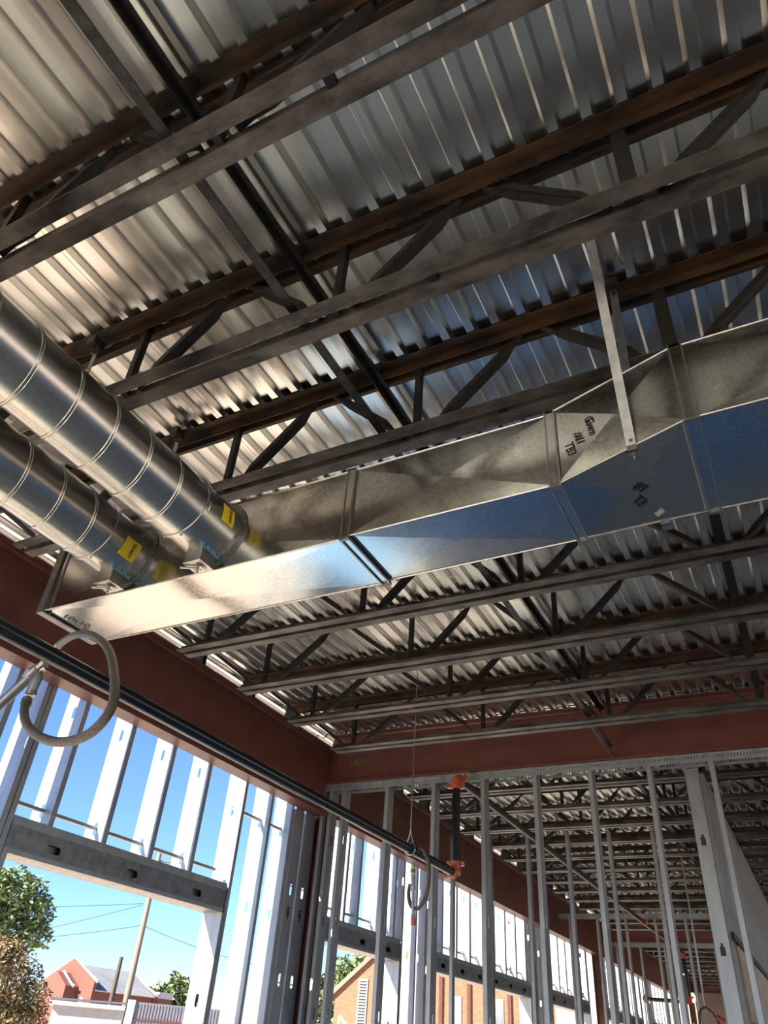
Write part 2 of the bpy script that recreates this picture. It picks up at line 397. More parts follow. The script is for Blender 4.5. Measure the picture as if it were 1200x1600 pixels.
def header(y0, y1, nh):
    m_ = MB(); z0, z1 = HBt, HT
    n = max(2, nh); hs = [((z0+z1)/2-.015, y0+(y1-y0)*(i+.5)/n if nh else 0, .030, .075) for i in range(n)]
    m_.plate(z0, z1, hs, y0, y1, lambda u, v: (SI+.004, v, u))
    t = .004
    m_.box(SO, SI, y0, y1, z0, z0+t); m_.box(SO, SI, y0, y1, z1-t, z1); m_.box(SO, SO+t, y0, y1, z0, z1)
    m_.box(SI-.05, SI-.046, y0, y1, z0, z1)
    hd = obj('window_header', m_, GALV_DULL, wl)
    obj('track_lip', MB().box(SI+.004, SI+.007, y0, y1, z1-.035, z1+.004).box(SI+.004, SI+.007, y0, y1, z0, z0+.035), GALV_STUD, hd)
    sc = MB()
    for y in (y0+.05, y0+.09, y1-.05, y1-.09, (y0+y1)/2):
        for z in (z0+.05, z1-.06): sc.tube([(SI+.006, y, z), (SI+.010, y, z)], .006, 6)
    obj('screw', sc, ZINC, hd)
CRIP = [1.43+U, 2.28+U]
def opening(y0, y1, ys, nh):
    header(y0, y1, nh)
    stud(wl, SX, y0-.052, 0, WT, HOLES); stud(wl, SX, y0-.11, 0, WT, HOLES)
    stud(wl, SX, y0+.002, 0, HBt, HOLES[:2]); stud(wl, SX, y1-.002, 0, HBt, [h for h in HOLES if h < HBt-.2]); stud(wl, SX, y1+.03, 0, WT, HOLES)
    for y in ys: stud(wl, SX, y, HT, WT, CRIP)
    obj('bridging_channel', MB().box(SX-.019, SX+.019, y0+.02, y1-.1, CRIP[0]-.013, CRIP[0]+.013), GALV_STUD, wl)
    obj('track', MB().box(SO, SI, y0, y1, HT, HT+.003).box(SI-.002, SI+.002, y0, y1, HT, HT+.03), GALV_STUD, wl)
opening(4.06, 6.84, [4.40, 5.01, 5.61, 6.20], 3)
opening(.9, 3.30, [1.5, 2.1, 2.7], 3)
opening(-4.0, 0.0, [-3.4, -2.8, -2.2, -1.6, -1.0, -.4], 4)
opening(-9.0, -5.4, [-8.4, -7.8, -7.2, -6.6, -6.0], 4)
opening(8.72, 11.0, [9.30, 9.66, 10.25, 10.75], 3)
opening(12.15, 17.0, [12.5+.61*k for k in range(8)], 6)
opening(18.1, 21.6, [18.5+.61*k for k in range(6)], 4)
opening(23.2, 28.0, [23.6+.61*k for k in range(8)], 5)
opening(29.5, 35.0, [29.9+.61*k for k in range(9)], 5)
for y in (7.40, 7.84, 3.65, 11.5, 11.85, 17.45, 17.7, 22.35, 28.6, 29.1, 35.6, 36.2, 36.8, .45, -4.6, -5.0):
    stud(wl, SX, y, 0, WT, HOLES)
obj('bridging_channel', MB().box(SX-.019, SX+.019, 6.88, 7.86, 2.085+U-.013, 2.085+U+.013), GALV_STUD, wl)
for ya, yb in ((7.90, 8.08), (8.12, 8.36)):     # paired studs turned face-in beside the column
    m_ = MB(); yc = (ya+yb)/2
    m_.plate(ya, yb, [(yc, .553+U, .022, .06), (yc, 1.45+U, .022, .06)], 0, EB+.2, lambda u, v: (-5.42, u, v))
    m_.box(-5.47, -5.42, ya, ya+.003, 0, EB-.01).box(-5.47, -5.42, yb-.003, yb, 0, EB-.01)
    sd = obj('corner_stud', m_, GALV_STUD, wl)
    obj('key_slot', MB().box(-5.4215, -5.4175, yc-.028, yc+.028, 1.19+U, 1.27+U).box(-5.4215, -5.4175, yc-.014, yc+.014, 1.15+U, 1.19+U), INK, sd)
    em = MB()
    for k in range(16):
        z = .2+k*.24; em.box(-5.42, -5.4165, yc-.04, yc+.04, z, z+.012)
    obj('embossed_rib', em, GALV_STUD, sd)

# ------------------------------------------------------------------ slotted deflection track + partition studs
def partition(name, label, y0, x0, x1, xs, ztop, depth=.152, slots=True, pitch=.030, track=True):
    r = thing(name, label, 'stud wall', (x0, y0, 0), kind='structure')
    if track:
        tr = None
        for y in (y0, y0+depth+.004):
            m_ = MB()
            hs = [(ztop-.048, x0+.02+pitch*i, .021, .0062) for i in range(int((x1-x0-.04)/pitch))] if slots else []
            m_.plate(ztop-.095, ztop, hs, x0, x1, lambda u, v, y=y: (v, y, u))
            o_ = obj('track_leg', m_, GALV_DULL if False else GALV_STUD, r)
        obj('track_web', MB().box(x0, x1, y0, y0+depth+.004, ztop-.003, ztop), GALV_STUD, r)
    for x in xs:
        stud(r, x, y0+.002+depth/2, 0, ztop-.04, [.28+U-.89, .28+U, 1.17+U, 2.06+U], math.pi/2, depth=depth, fl=.045)
    return r
px1 = [-5.28, -5.17, -4.99] + [-4.37+.627*k for k in range(14)]
partition('wall_back', 'partition of galvanised studs under the red cross beam with slotted track', 8.30, -5.30, 4.2, px1, CB-.002)
partition('wall_inner', 'thin galvanised stud partition just beyond the first partition', 11.32, -5.25, -.95, [-4.77+.6*k for k in range(7)], ZB-.02, depth=.10, track=False)
partition('wall_far', 'galvanised stud partition with slotted track far back in the building', 18.70, -5.28, -.95, [-5.0+.623*k for k in range(7)], ZB-.005, pitch=.034)
partition('wall_rear', 'galvanised stud partition with slotted track under the far red beam', YC2-.06, -5.28, -.95, [-4.9+.61*k for k in range(7)], CB-.002, pitch=.04)
ew = obj('wall_end', MB().box(-5.7, 13, 38.0, 38.2, 0, 4.9), mat('tan_sheathing', (.20, .145, .11), (.27, .20, .155), 0, .8, 1.5))
tag(ew, 'brown sheathed end wall closing the far end of the building', 'wall', kind='structure')
wr = thing('wall_right', 'corridor wall of closely lined galvanised studs receding at right', 'stud wall', (-.85, 8.5, 0), kind='structure')
for k in range(22):
    if k == 0: continue
    stud(wr, -.85, 8.52+.46*k, 0, 2.70+U, [.28+U, 1.17+U, 2.06+U], depth=.14)
obj('track', MB().box(-.925, -.775, 8.9, 18.6, 2.70+U, 2.703+U).box(-.926, -.923, 8.9, 18.6, 2.655+U, 2.70+U).box(-.777, -.774, 8.9, 18.6, 2.655+U, 2.70+U), GALV_STUD, wr)
# wide end post with pressed T marks and bottle-shaped key slots
pm = MB().box(-.925, -.785, 8.50, 8.503, 0, 2.64+U).box(-.925, -.922, 8.50, 8.55, 0, 2.64+U).box(-.788, -.785, 8.50, 8.55, 0, 2.64+U)
pst = obj('end_stud', pm, GALV_STUD, wr)
for zc in (1.93+U, .97+U, .0+U):
    obj('key_slot', MB().box(-.878, -.832, 8.4955, 8.5, zc-.055, zc+.02).box(-.866, -.844, 8.4955, 8.5, zc+.02, zc+.05), INK, pst)
em = MB()
for k in range(26):
    z = .1+k*.158
    if min(abs(z+.03-q-U) for q in (1.93, .97, 0)) < .09: continue
    em.box(-.882, -.828, 8.4965, 8.5, z+.05, z+.058); em.box(-.858, -.852, 8.4965, 8.5, z, z+.05)
obj('embossed_mark', em, GALV_STUD, pst)
obj('backing_panel', MB().box(-.772, -.755, 9.0, 18.5, .45+U, 1.06+U), PLY, wr)
obj('dark_rail', MB().box(-.772, -.74, 8.6, 18.5, 1.07+U, 1.13+U), STEEL_BLACK, wr)

# ------------------------------------------------------------------ rectangular duct
YF = 2.58
def panel(c, n, depth, nx=2, ny=2):
    """one sheet of duct wall: a quad with pressed diagonal breaks meeting at a slightly proud centre"""
    c = [Vector(p) for p in c]; n = Vector(n).normalized(); mid = sum(c, Vector())/4 + n*depth
    return MB().add(c+[mid], [(0,1,4),(1,2,4),(2,3,4),(3,0,4)])
def duct_section(parent, x0, x1, a, b):
    """a, b = (yf, yb, zb, zt) at each end; front, bottom, back and top sheets"""
    def C(x, q): return [Vector((x, q[0], q[2])), Vector((x, q[1], q[2])), Vector((x, q[1], q[3])), Vector((x, q[0], q[3]))]
    A, B = C(x0, a), C(x1, b)
    s = thing_part('duct_section', parent)
    for nm, i, j, n in (('bottom_panel', 0, 1, (0,0,-1)), ('back_panel', 1, 2, (0,1,0)), ('top_panel', 2, 3, (0,0,1)), ('front_panel', 3, 0, (0,-1,0))):
        q = [A[i], B[i], B[j], A[j]]
        nn = (q[1]-q[0]).cross(q[3]-q[0]).normalized()
        if nn.dot(Vector(n)) < 0: q = q[::-1]; nn = -nn
        obj(nm, panel(q, nn, .012 if abs(x1-x0) < .8 else .008), GALV_DUCT, s)
    # standing corner seams
    for i, (dy, dz) in enumerate(((-1, -1), (1, -1), (1, 1), (-1, 1))):
        obj('corner_seam', MB().tube([A[i]+Vector((0, dy*.002, dz*.002)), B[i]+Vector((0, dy*.002, dz*.002))], .0045, 6), ZINC, s)
    return s
def thing_part(name, parent):
    o = bpy.data.objects.new(name, None); COL.objects.link(o); o.parent = parent; o.location = (0, 0, 0); o.empty_display_size = .05; return o
duct = thing('rectangular_duct', 'shiny galvanised rectangular air duct hung across the room, rising at right', 'duct', (-2, YF, 2.06+U))
z0, z1, yb0 = 2.063+U, 2.500+U, 3.035
za, zb_, yb1 = 2.265+U, 2.712+U, 3.285
La = (YF, yb0, z0, z1); Lb = (YF, yb1, za, zb_)
duct_section(duct, -3.87, -1.70, La, La)
duct_section(duct, -1.68, -.62, (YF, yb0, z0+.012, z1), (YF, yb0, z0+.018, z1+.006))
duct_section(duct, -.60, -.03, (YF, yb0, z0+.02, z1+.02), Lb)
duct_section(duct, .02, 1.60, Lb, Lb); duct_section(duct, 1.62, 3.4, Lb, Lb)
def cleat(x, q, w=.05):
    yf, yb, zb2, zt = q; m_ = MB(); e = .010
    for (a0, a1, b0, b1) in ((yf-e, yb+e, zb2-e, zb2), (yf-e, yb+e, zt, zt+e), (yf-e, yf, zb2-e, zt+e), (yb, yb+e, zb2-e, zt+e)):
        m_.box(x-w/2, x+w/2, a0, a1, b0, b1)
    j_ = obj('joint_cleat', m_, GALV_DUCT, duct)
    l = MB()
    for s in (-1, 1):
        xx = x+s*w*.46
        l.box(xx-.004, xx+.004, yf-e-.009, yb+e, zb2-e-.010, zb2-e); l.box(xx-.003, xx+.003, yf-e-.006, yf-e, zb2-e, zt+e)
    obj('drive_edge', l, ZINC, j_)
    c = MB()
    for yy in (yf-.012, yb+.0): c.box(x-w*.55, x+w*.55, yy-.006, yy+.014, zb2-.022, zb2-.008)
    obj('folded_tab', c, GALV_DULL, j_)
cleat(-1.69, (YF, yb0, z0+.006, z1+.003)); cleat(-.61, (YF, yb0, z0+.019, z1+.012)); cleat(-.005, Lb, .06); cleat(1.61, Lb)
# end cap with turned flange and light strip
ec = obj('end_cap', MB().box(-3.895, -3.875, YF-.012, yb0+.008, z0-.012, z1+.012).box(-3.895, -3.84, YF-.014, YF-.002, z0-.014, z1+.01).box(-3.895, -3.84, YF-.012, yb0, z0-.016, z0-.006), GALV_DULL, duct)
obj('edge_strip', MB().box(-3.80, -3.785, YF-.006, YF-.001, z0, z1), ZINC, ec)
obj('screw', MB().tube([(-3.82, YF+.03, z0-.004), (-3.82, YF+.03, z0-.012)], .007, 6), INK, ec)
for k, (b_, x, z) in enumerate((('Gwn', -.425, 2.365), ('#1', -.483, 2.311), ('T3', -.530, 2.262))):
    text(b_, .055, (x, YF-.0145, z+U), (-.63, 0, .78) if False else (.12, 0, -1), (1, 0, .12), INK, duct, 'handwriting', .0012)
sl_ = (za-z0-.02)/.57; bz = lambda x: z0+.02+(x+.60)*sl_-.0145
for b_, x, y in (('#1', -.285, 2.86), ('T3', -.31, 2.955)):
    text(b_, .07, (x, y, bz(x)), (.35, .94, .35*sl_), (1, -.35, sl_), INK, duct, 'handwriting', .0014)
text('10x10', .075, (-3.76, 2.765, z0-.0075), (.22, .97, 0), (.97, -.22, 0), INK, duct, 'handwriting', .001)
text('#', .05, (-3.79, 2.87, z0-.0075), (.22, .97, 0), (.97, -.22, 0), INK, duct, 'handwriting', .001)

# straps and clips that carry the duct
def strap(name, label, p, q, w=.042, cat='hanger', t=.002, foot=None):
    p, q = Vector(p), Vector(q); d = (q-p).normalized(); s = Vector((1, 0, 0)); s = (s-d*s.dot(d)).normalized()*w/2; n = d.cross(s).normalized()*t
    R = [[c-s-n, c+s-n, c+s+n, c-s+n] for c in (p, q)]
    r = thing(name, label, cat, tuple(q))
    obj('strap', MB().rings(R), GALV_DULL, r); return r
r = strap('strap_hanger', 'flat grey strap slanting down to the lower edge of the duct transition', (-.235, 2.0, 3.36+U), (-.265, YF-.016, 2.185+U))
obj('folded_foot', MB().box(-.285, -.243, YF-.018, YF+.05, 2.150+U, 2.154+U).box(-.285, -.243, YF-.018, YF-.014, 2.15+U, 2.19+U), ZINC, r)
obj('bolt', MB().tube([(-.262, YF-.014, 2.205+U), (-.262, YF-.03, 2.205+U)], .009, 6).tube([(-.262, YF+.025, 2.15+U), (-.262, YF+.025, 2.132+U)], .008, 6), ZINC, r)
r = strap('strap_hanger', 'short grey strap from a joist clamp down behind the duct transition', (-.228, 2.648, 3.36+U), (-.236, 2.615, 2.656+U), .040)
obj('beam_clamp', MB().box(-.258, -.198, 2.60, 2.656, 3.335+U, 3.385+U).tube([(-.228, 2.635, 3.29+U), (-.228, 2.635, 3.35+U)], .008, 6), STEEL_BLACK, r)
o = obj('duct_clip', MB().box(-.255, -.21, 3.165, 3.215, 2.150+U, 2.154+U).box(-.255, -.21, 3.165, 3.168, 2.15+U, 2.18+U), ZINC); tag(o, 'small bent metal clip under the far edge of the duct transition', 'clip')

# ------------------------------------------------------------------ spiral ducts
def spiral(cx, cz, r0, y1, label, sx_, phase):
    r = thing('spiral_duct', label, 'duct', (cx, 1.0, cz+U-r0))
    cz += U; n = 48; y0 = -1.6
    ys = [y0+(y1-y0)*i/24 for i in range(25)]
    body = MB().rings([[(cx+r0*math.cos(a), y, cz+r0*math.sin(a)) for a in [2*math.pi*j/n for j in range(n)]] for y in ys], caps=False)
    obj('duct_wall', body, GALV_SPIRAL, r, smooth=True)
    # helical lock seam as a raised rib
    pitch = .228; path = []; turns = (y1-y0)/pitch; N_ = int(turns*40)
    R = []
    for i in range(N_+1):
        th = 2*math.pi*i/40; y = y0+pitch*i/40; c_, s_ = math.cos(-th+phase), math.sin(-th+phase)
        R.append([(cx+(r0+h)*c_, y+dy, cz+(r0+h)*s_) for dy, h in ((-.013, -.001), (-.010, .005), (-.004, .0055), (0, .001), (.004, .0055), (.010, .005), (.013, -.001))])
    obj('lock_seam', MB().rings(R, closed=False), GALV_SPIRAL, r, smooth=True)
    # damper collar, bead and flange ring
    def ring(a, b, ra, rb, rad=n):
        return [[(cx+q*math.cos(t_), y, cz+q*math.sin(t_)) for t_ in [2*math.pi*j/rad for j in range(rad)]] for y, q in ((a, ra), (b, rb))]
    cm = MB(); prof = [(y1-.03, r0+.001), (y1-.028, r0+.006), (y1-.01, r0+.006), (y1-.008, r0-.003), (YF-.012, r0-.003)]
    cm.rings([[(cx+q*math.cos(t_), y, cz+q*math.sin(t_)) for t_ in [2*math.pi*j/n for j in range(n)]] for y, q in prof], caps=False)
    col = obj('damper_collar', cm, GALV_SPIRAL, r, smooth=True)
    fl = MB(); prof = [(YF-.012, r0-.004), (YF-.016, r0+.032), (YF-.010, r0+.033), (YF-.002, r0+.031)]
    fl.rings([[(cx+q*math.cos(t_), y, cz+q*math.sin(t_)) for t_ in [2*math.pi*j/n for j in range(n)]] for y, q in prof], caps=False)
    flo = obj('flange_ring', fl, GALV_DULL, r, smooth=True)
    sc = MB()
    for k in range(12):
        t_ = 2*math.pi*k/12+.2; X, Z = cx+(r0+.018)*math.cos(t_), cz+(r0+.018)*math.sin(t_); sc.tube([(X, YF-.014, Z), (X, YF-.022, Z)], .006, 6)
    obj('screw', sc, ZINC, flo)
    sc = MB()
    for k in range(10):
        t_ = 2*math.pi*k/10+.5; c_, s_ = math.cos(t_), math.sin(t_); sc.tube([(cx+r0*c_, y1+.05-.06, cz+r0*s_), (cx+(r0+.010)*c_, y1+.05-.06, cz+(r0+.010)*s_)], .005, 6)
    obj('screw', sc, ZINC, col)
    # yellow label wrapped on the collar
    st = MB(); a0, a1, ya, yb = sx_; K = 8; rr = r0+.0005
    A = [a0+(a1-a0)*i/K for i in range(K+1)]
    st.rings([[(cx+rr*math.cos(t_), y, cz+rr*math.sin(t_)) for t_ in A] for y in (ya, yb)], closed=False)
    lab = obj('yellow_label', st, YELLOW, r); lab['label'] = 'yellow sticker with black print'
    am = (a0+a1)/2; ny = (ya+yb)/2; nr = Vector((math.cos(am), 0, math.sin(am))); tg = Vector((math.sin(am), 0, -math.cos(am)))
    text('QUADY', .026, Vector((cx, ny+.012, cz))+nr*(rr+.0022), tg, Vector((0, 1, 0)), INK, lab, 'print', .0008)
    # damper handle: stand-off box, blue angle, quadrant and lever under the collar
    hb = thing_part('damper_quadrant', r); yq = (y1+YF)/2+.045; zq = cz-r0
    xq = cx+.015
    obj('standoff', MB().prism([(xq-.055, zq+.045), (xq+.055, zq+.02), (xq+.055, zq-.075), (xq-.055, zq-.075)][::-1], 'y', yq-.055, yq+.055), GALV_DULL, hb)
    ba = obj('blue_angle', MB().box(xq+.055, xq+.064, yq-.075, yq+.075, zq-.005, zq+.030), BLUE2, hb)
    obj('quadrant_plate', MB().box(xq-.06, xq+.06, yq-.062, yq+.058, zq-.081, zq-.076), ZINC, hb)
    arcs = MB()
    for ra in (.022, .032, .042):
        arcs.tube([(xq+ra*math.cos(t_), yq+ra*math.sin(t_), zq-.082) for t_ in [-1.2+.25*k for k in range(10)]], .0028, 5)
    obj('quadrant_arc', arcs, ZINC, hb)
    obj('lever', MB().tube([(xq, yq, zq-.09), (xq-.085, yq-.045, zq-.092)], .006, 6).tube([(xq, yq, zq-.08), (xq, yq, zq-.122)], .0065, 6).tube([(xq-.022, yq, zq-.104), (xq+.022, yq, zq-.104)], .005, 6), ZINC, hb)
    bs = MB()
    for dy in (-.05, 0, .05): bs.tube([(xq+.062, yq+dy, zq+.012), (xq+.068, yq+dy, zq+.012)], .005, 6)
    obj('screw', bs, INK, hb)
BLUE2 = mat('blue_film_steel', (.25, .45, .62), (.38, .58, .72), .5, .35, 30)
spiral(-2.56, 2.295, .183, 2.30, 'large round spiral duct, the right one of two, entering the box duct', (.38, -.25, 2.40, 2.50), 0.3)
spiral(-3.215, 2.305, .180, 2.30, 'round spiral duct, the left one of two, nearer the red beam', (-.10, -.75, 2.37, 2.49), 1.9)
def duct_hanger(label, x, y, zt, zbm):
    r = thing('joist_hanger', label, 'hanger', (x, y, zbm))
    obj('beam_clamp', MB().box(x-.03, x+.03, y-.06, y+.02, zt-.035, zt+.02).box(x-.012, x+.05, y-.03, y+.0, zt-.07, zt-.03), STEEL_BLACK, r)
    obj('strap', MB().box(x-.018, x+.018, y-.002, y+.002, zbm, zt), GALV_DULL, r)
duct_hanger('black clamp and strap on the second joist beside the larger round duct', -3.02, 1.74, 3.24+U, 2.55+U)
duct_hanger('black clamp and pale strap on the joist beside the end of the larger round duct', -3.18, 2.63, 3.34+U, 2.53+U)

# ------------------------------------------------------------------ sprinkler pipe with couplings
PXp = -3.34; PR = .0445
sp = thing('sprinkler_pipe', 'glossy black sprinkler pipe along the left wall with orange fittings and riser', 'pipe', (PXp, 8.0, 1.55+U))
obj('main_pipe', MB().tube([(PXp, -4, 1.61+U), (PXp, 7.90, 1.576+U)], PR, 20), PIPE_BLACK, sp, smooth=True)
obj('riser_pipe', MB().tube([(PXp, 8.0, 1.66+U), (PXp, 8.0, 2.50+U)], PR, 20), PIPE_BLACK, sp, smooth=True)
obj('upper_pipe', MB().tube([(PXp, 8.09, 2.585+U), (PXp, 23.3, 2.585+U)], PR, 16), STEEL_GREY, sp, smooth=True)
obj('riser_pipe', MB().tube([(PXp, 23.4, 1.55+U), (PXp, 23.4, 2.50+U)], PR, 12), PIPE_BLACK, sp, smooth=True)
obj('branch_pipe', MB().tube([(PXp-.05, 23.4, 1.50+U), (-4.5, 23.4, 1.53+U)], PR, 12), STEEL_GREY, sp, smooth=True)
def coupling(c, axis, parent=sp, r=.064, L=.05, lug=(1, 0, 0)):
    c = Vector(c); ax = Vector(axis).normalized(); lg = Vector(lug); lg = (lg-ax*lg.dot(ax)).normalized(); ot = ax.cross(lg)
    m_ = MB().tube([c-ax*L/2, c-ax*L*.42, c+ax*L*.42, c+ax*L/2], [r*.9, r, r, r*.9], 18)
    cp = None
    for s in (-1, 1):
        p = c+lg*s*(r+.012); R = []
        for d in (-1, 1):
            q = p+ot*.03*d; R.append([q-lg*.020-ax*.022, q+lg*.018-ax*.016, q+lg*.018+ax*.016, q-lg*.020+ax*.022])
        m_.rings(R)
    cp = obj('coupling', m_, ORANGE, parent, smooth=True)
    b = MB()
    for s in (-1, 1):
        p = c+lg*s*(r+.014); b.tube([p-ot*.052, p+ot*.052], .007, 6); b.tube([p+ot*.03, p+ot*.044], .012, 6); b.tube([p-ot*.03, p-ot*.044], .012, 8)
    obj('bolt', b, ZINC, cp, smooth=True)
def elbow(c, d1, d2, R=.075):
    """quarter bend at corner c from direction d1 (incoming leg) to d2"""
    c = Vector(c); a, b = Vector(d1), Vector(d2); o_ = c+(a+b)*R; pts = []
    for k in range(9):
        t_ = k/8*math.pi/2; pts.append(o_-a*R*math.sin(t_)-b*R*math.cos(t_))
    pts = [c+a*(R+.02)] + pts[::1] + [c+b*(R+.02)]
    obj('elbow', MB().tube(pts, .055, 16), ORANGE, sp, smooth=True)
elbow((PXp, 8.0, 1.576+U), (0, -1, 0), (0, 0, 1)); coupling((PXp, 7.905, 1.576+U), (0, 1, 0), lug=(1, 0, .2)); coupling((PXp, 8.0, 1.675+U), (0, 0, 1), lug=(1, .3, 0))
elbow((PXp, 8.0, 2.585+U), (0, 0, -1), (0, 1, 0)); coupling((PXp, 8.0, 2.485+U), (0, 0, 1), lug=(1, .4, 0)); coupling((PXp, 8.10, 2.585+U), (0, 1, 0), lug=(1, 0, .3))
coupling((PXp, 18.4, 2.585+U), (0, 1, 0)); elbow((PXp, 23.4, 2.585+U), (0, -1, 0), (0, 0, -1)); coupling((PXp, 23.4, 2.48+U), (0, 0, 1)); coupling((PXp, 23.4, 1.6+U), (0, 0, 1))
elbow((PXp, 23.4, 1.50+U), (0, 0, 1), (-1, 0, 0)); coupling((-4.45, 23.4, 1.53+U), (1, 0, 0), lug=(0, 0, 1))
# rod with ring on the main pipe
YR = 6.86; zp = 1.580+U
hr = thing('pipe_hanger', 'thin steel rod and ring holding the black pipe', 'hanger', (PXp, YR, zp))
obj('rod', MB().tube([(PXp, YR, zp+.155), (PXp, YR, DECK-.005)], .006, 8), ZINC, hr)
obj('yoke', MB().tube([(PXp, YR, zp+.155), (PXp-.035, YR, zp+.05)], .005, 6).tube([(PXp, YR, zp+.155), (PXp+.035, YR, zp+.05)], .005, 6).tube([(PXp, YR, zp+.145), (PXp, YR, zp+.17)], .012, 8), ZINC, hr)
obj('ring', MB().tube([(PXp+.053*math.cos(a), YR, zp+.053*math.sin(a)) for a in [k*math.pi/12 for k in range(25)]], .007, 6), ZINC, hr, smooth=True)

# ------------------------------------------------------------------ flexible sprinkler hoses
def hose(label, pts, r, extra):
    b = thing('flexible_hose', label, 'hose', tuple(Vector(pts[0])))
    p = smoothpath(pts, 10); obj('braided_hose', MB().tube(p, r, 14), BRAID, b, smooth=True)
    for nm, q, rr, mt in extra: obj(nm, MB().tube(q, rr, 12), mt, b, smooth=True)
    return b
S1 = 2.80/2.95
hp = [(-4.116,2.027),(-4.066,2.065),(-3.973,2.091),(-3.834,2.073),(-3.69,1.997),(-3.579,1.89),(-3.5,1.761),(-3.45,1.65),(-3.428,1.547),(-3.462,1.454),(-3.548,1.381),(-3.678,1.351),(-3.829,1.361),(-3.991,1.412),(-4.133,1.497),(-4.209,1.589),(-4.22,1.654)]
NH = len(hp)
def hpt(i, x, z):
    t_ = i/(NH-1); y = 2.62-.62*min(1, t_*2.2)+.45*max(0, t_-.55)
    k = y/2.95; return (x*k, y, z*k+U)
H1 = [hpt(i, x, z) for i, (x, z) in enumerate(hp)]
def lerp(a, b, t_): return tuple(Vector(a)*(1-t_)+Vector(b)*t_)
e0 = Vector(H1[0])-Vector(H1[1]); e0.normalize(); e1 = Vector(H1[-1])-Vector(H1[-2]); e1.normalize()
A0 = Vector(H1[0]); B0 = Vector(H1[-1]); kk = B0.y/2.9
F = lambda x, z: Vector((x*kk, B0.y, z*kk+U))
b = hose('large braided steel sprinkler hose looped over the black pipe at left', H1, .0205, [
    ('yellow_band', [A0-e0*.060, A0-e0*.032], .0215, YELLOW), ('blue_band', [A0-e0*.032, A0+e0*.0], .021, BLUE), ('pale_collar', [A0, A0+e0*.10], .016, ZINC),
    ('crimp_ring', [B0-e1*.012, B0+e1*.02], .026, ZINC), ('hex_nut', [F(-4.137, 1.672), F(-4.139, 1.70)], .027, ZINC), ('reducer', [F(-4.139, 1.70), F(-4.139, 1.745), F(-4.132, 1.80), F(-4.126, 1.83)], [.024, .026, .026, .017], GALV_DULL)])
br = thing('hose_bracket', 'grey conduit with zinc clamp holding the end of the large hose', 'bracket', tuple(F(-4.20, 1.81)))
obj('conduit', MB().tube([F(-4.175, 1.832), F(-4.60, 1.48), F(-5.1, 1.07)], .026, 14), GALV_DULL, br, smooth=True)
obj('clamp', MB().tube([F(-4.20, 1.81), F(-4.15, 1.853)], .031, 10).tube([F(-4.15, 1.853), F(-4.105, 1.89)], .024, 8).tube([F(-4.17, 1.80), F(-4.10, 1.86)], .007, 6), ZINC, br)
obj('clamp_screw', MB().tube([F(-4.215, 1.79), F(-4.20, 1.84)], .034, 8).tube([F(-4.10, 1.845), F(-4.08, 1.85)], .012, 6), ZINC, br)
k2 = 6.95/7.3; zofs = U
hp2 = [(-3.481,1.669),(-3.428,1.684),(-3.373,1.631),(-3.323,1.54),(-3.325,1.377),(-3.359,1.25),(-3.42,1.166),(-3.484,1.14),(-3.551,1.177),(-3.589,1.274),(-3.587,1.371)]
H2 = [((x)*k2, 6.95-.10*min(1, i/3)+.02*i, z*k2+U) for i, (x, z) in enumerate(hp2)]
Q = lambda x, z: (x*k2, 6.95, z*k2+U)
hose('small braided hose with yellow and blue band hanging at the pipe\'s end', H2, .0185, [
    ('nipple', [Q(-3.515, 1.56), Q(-3.515, 1.50)], .017, ZINC), ('yellow_band', [Q(-3.515, 1.515), Q(-3.513, 1.49)], .024, YELLOW), ('blue_band', [Q(-3.513, 1.49), Q(-3.512, 1.455)], .024, BLUE),
    ('yellow_band', [Q(-3.512, 1.455), Q(-3.511, 1.435)], .0235, YELLOW), ('sleeve', [Q(-3.511, 1.435), Q(-3.505, 1.34)], .0185, ZINC), ('hex_nut', [Q(-3.505, 1.335), Q(-3.505, 1.295)], .025, ZINC),
    ('drop_tube', [Q(-3.505, 1.30), Q(-3.492, 1.06)], .0125, ZINC), ('head_fitting', [Q(-3.492, 1.085), Q(-3.49, 1.05)], .021, GALV_DULL), ('orange_cap', [Q(-3.489, 1.05), Q(-3.486, .99)], [.026, .021], ORANGE)])

Y3 = 13.5
hb3 = hose('hose loop with orange fitting hanging far back, left of the wide end post', [(-1.86, Y3, .45+U), (-1.843, Y3, .607+U), (-1.833, Y3, .709+U), (-1.798, Y3, .78+U), (-1.735, Y3, .809+U), (-1.671, Y3, .767+U), (-1.62, Y3, .70+U), (-1.58, Y3, .60+U)], .0175, [
    ('drop_pipe', [(-1.735, Y3+.03, .80+U), (-1.735, Y3+.03, 2.84+U)], .012, ZINC), ('orange_fitting', [(-1.60, Y3-.01, .70+U), (-1.50, Y3-.01, .655+U)], .03, ORANGE), ('orange_fitting', [(-1.655, Y3, .75+U), (-1.64, Y3, .725+U)], .026, ORANGE)])
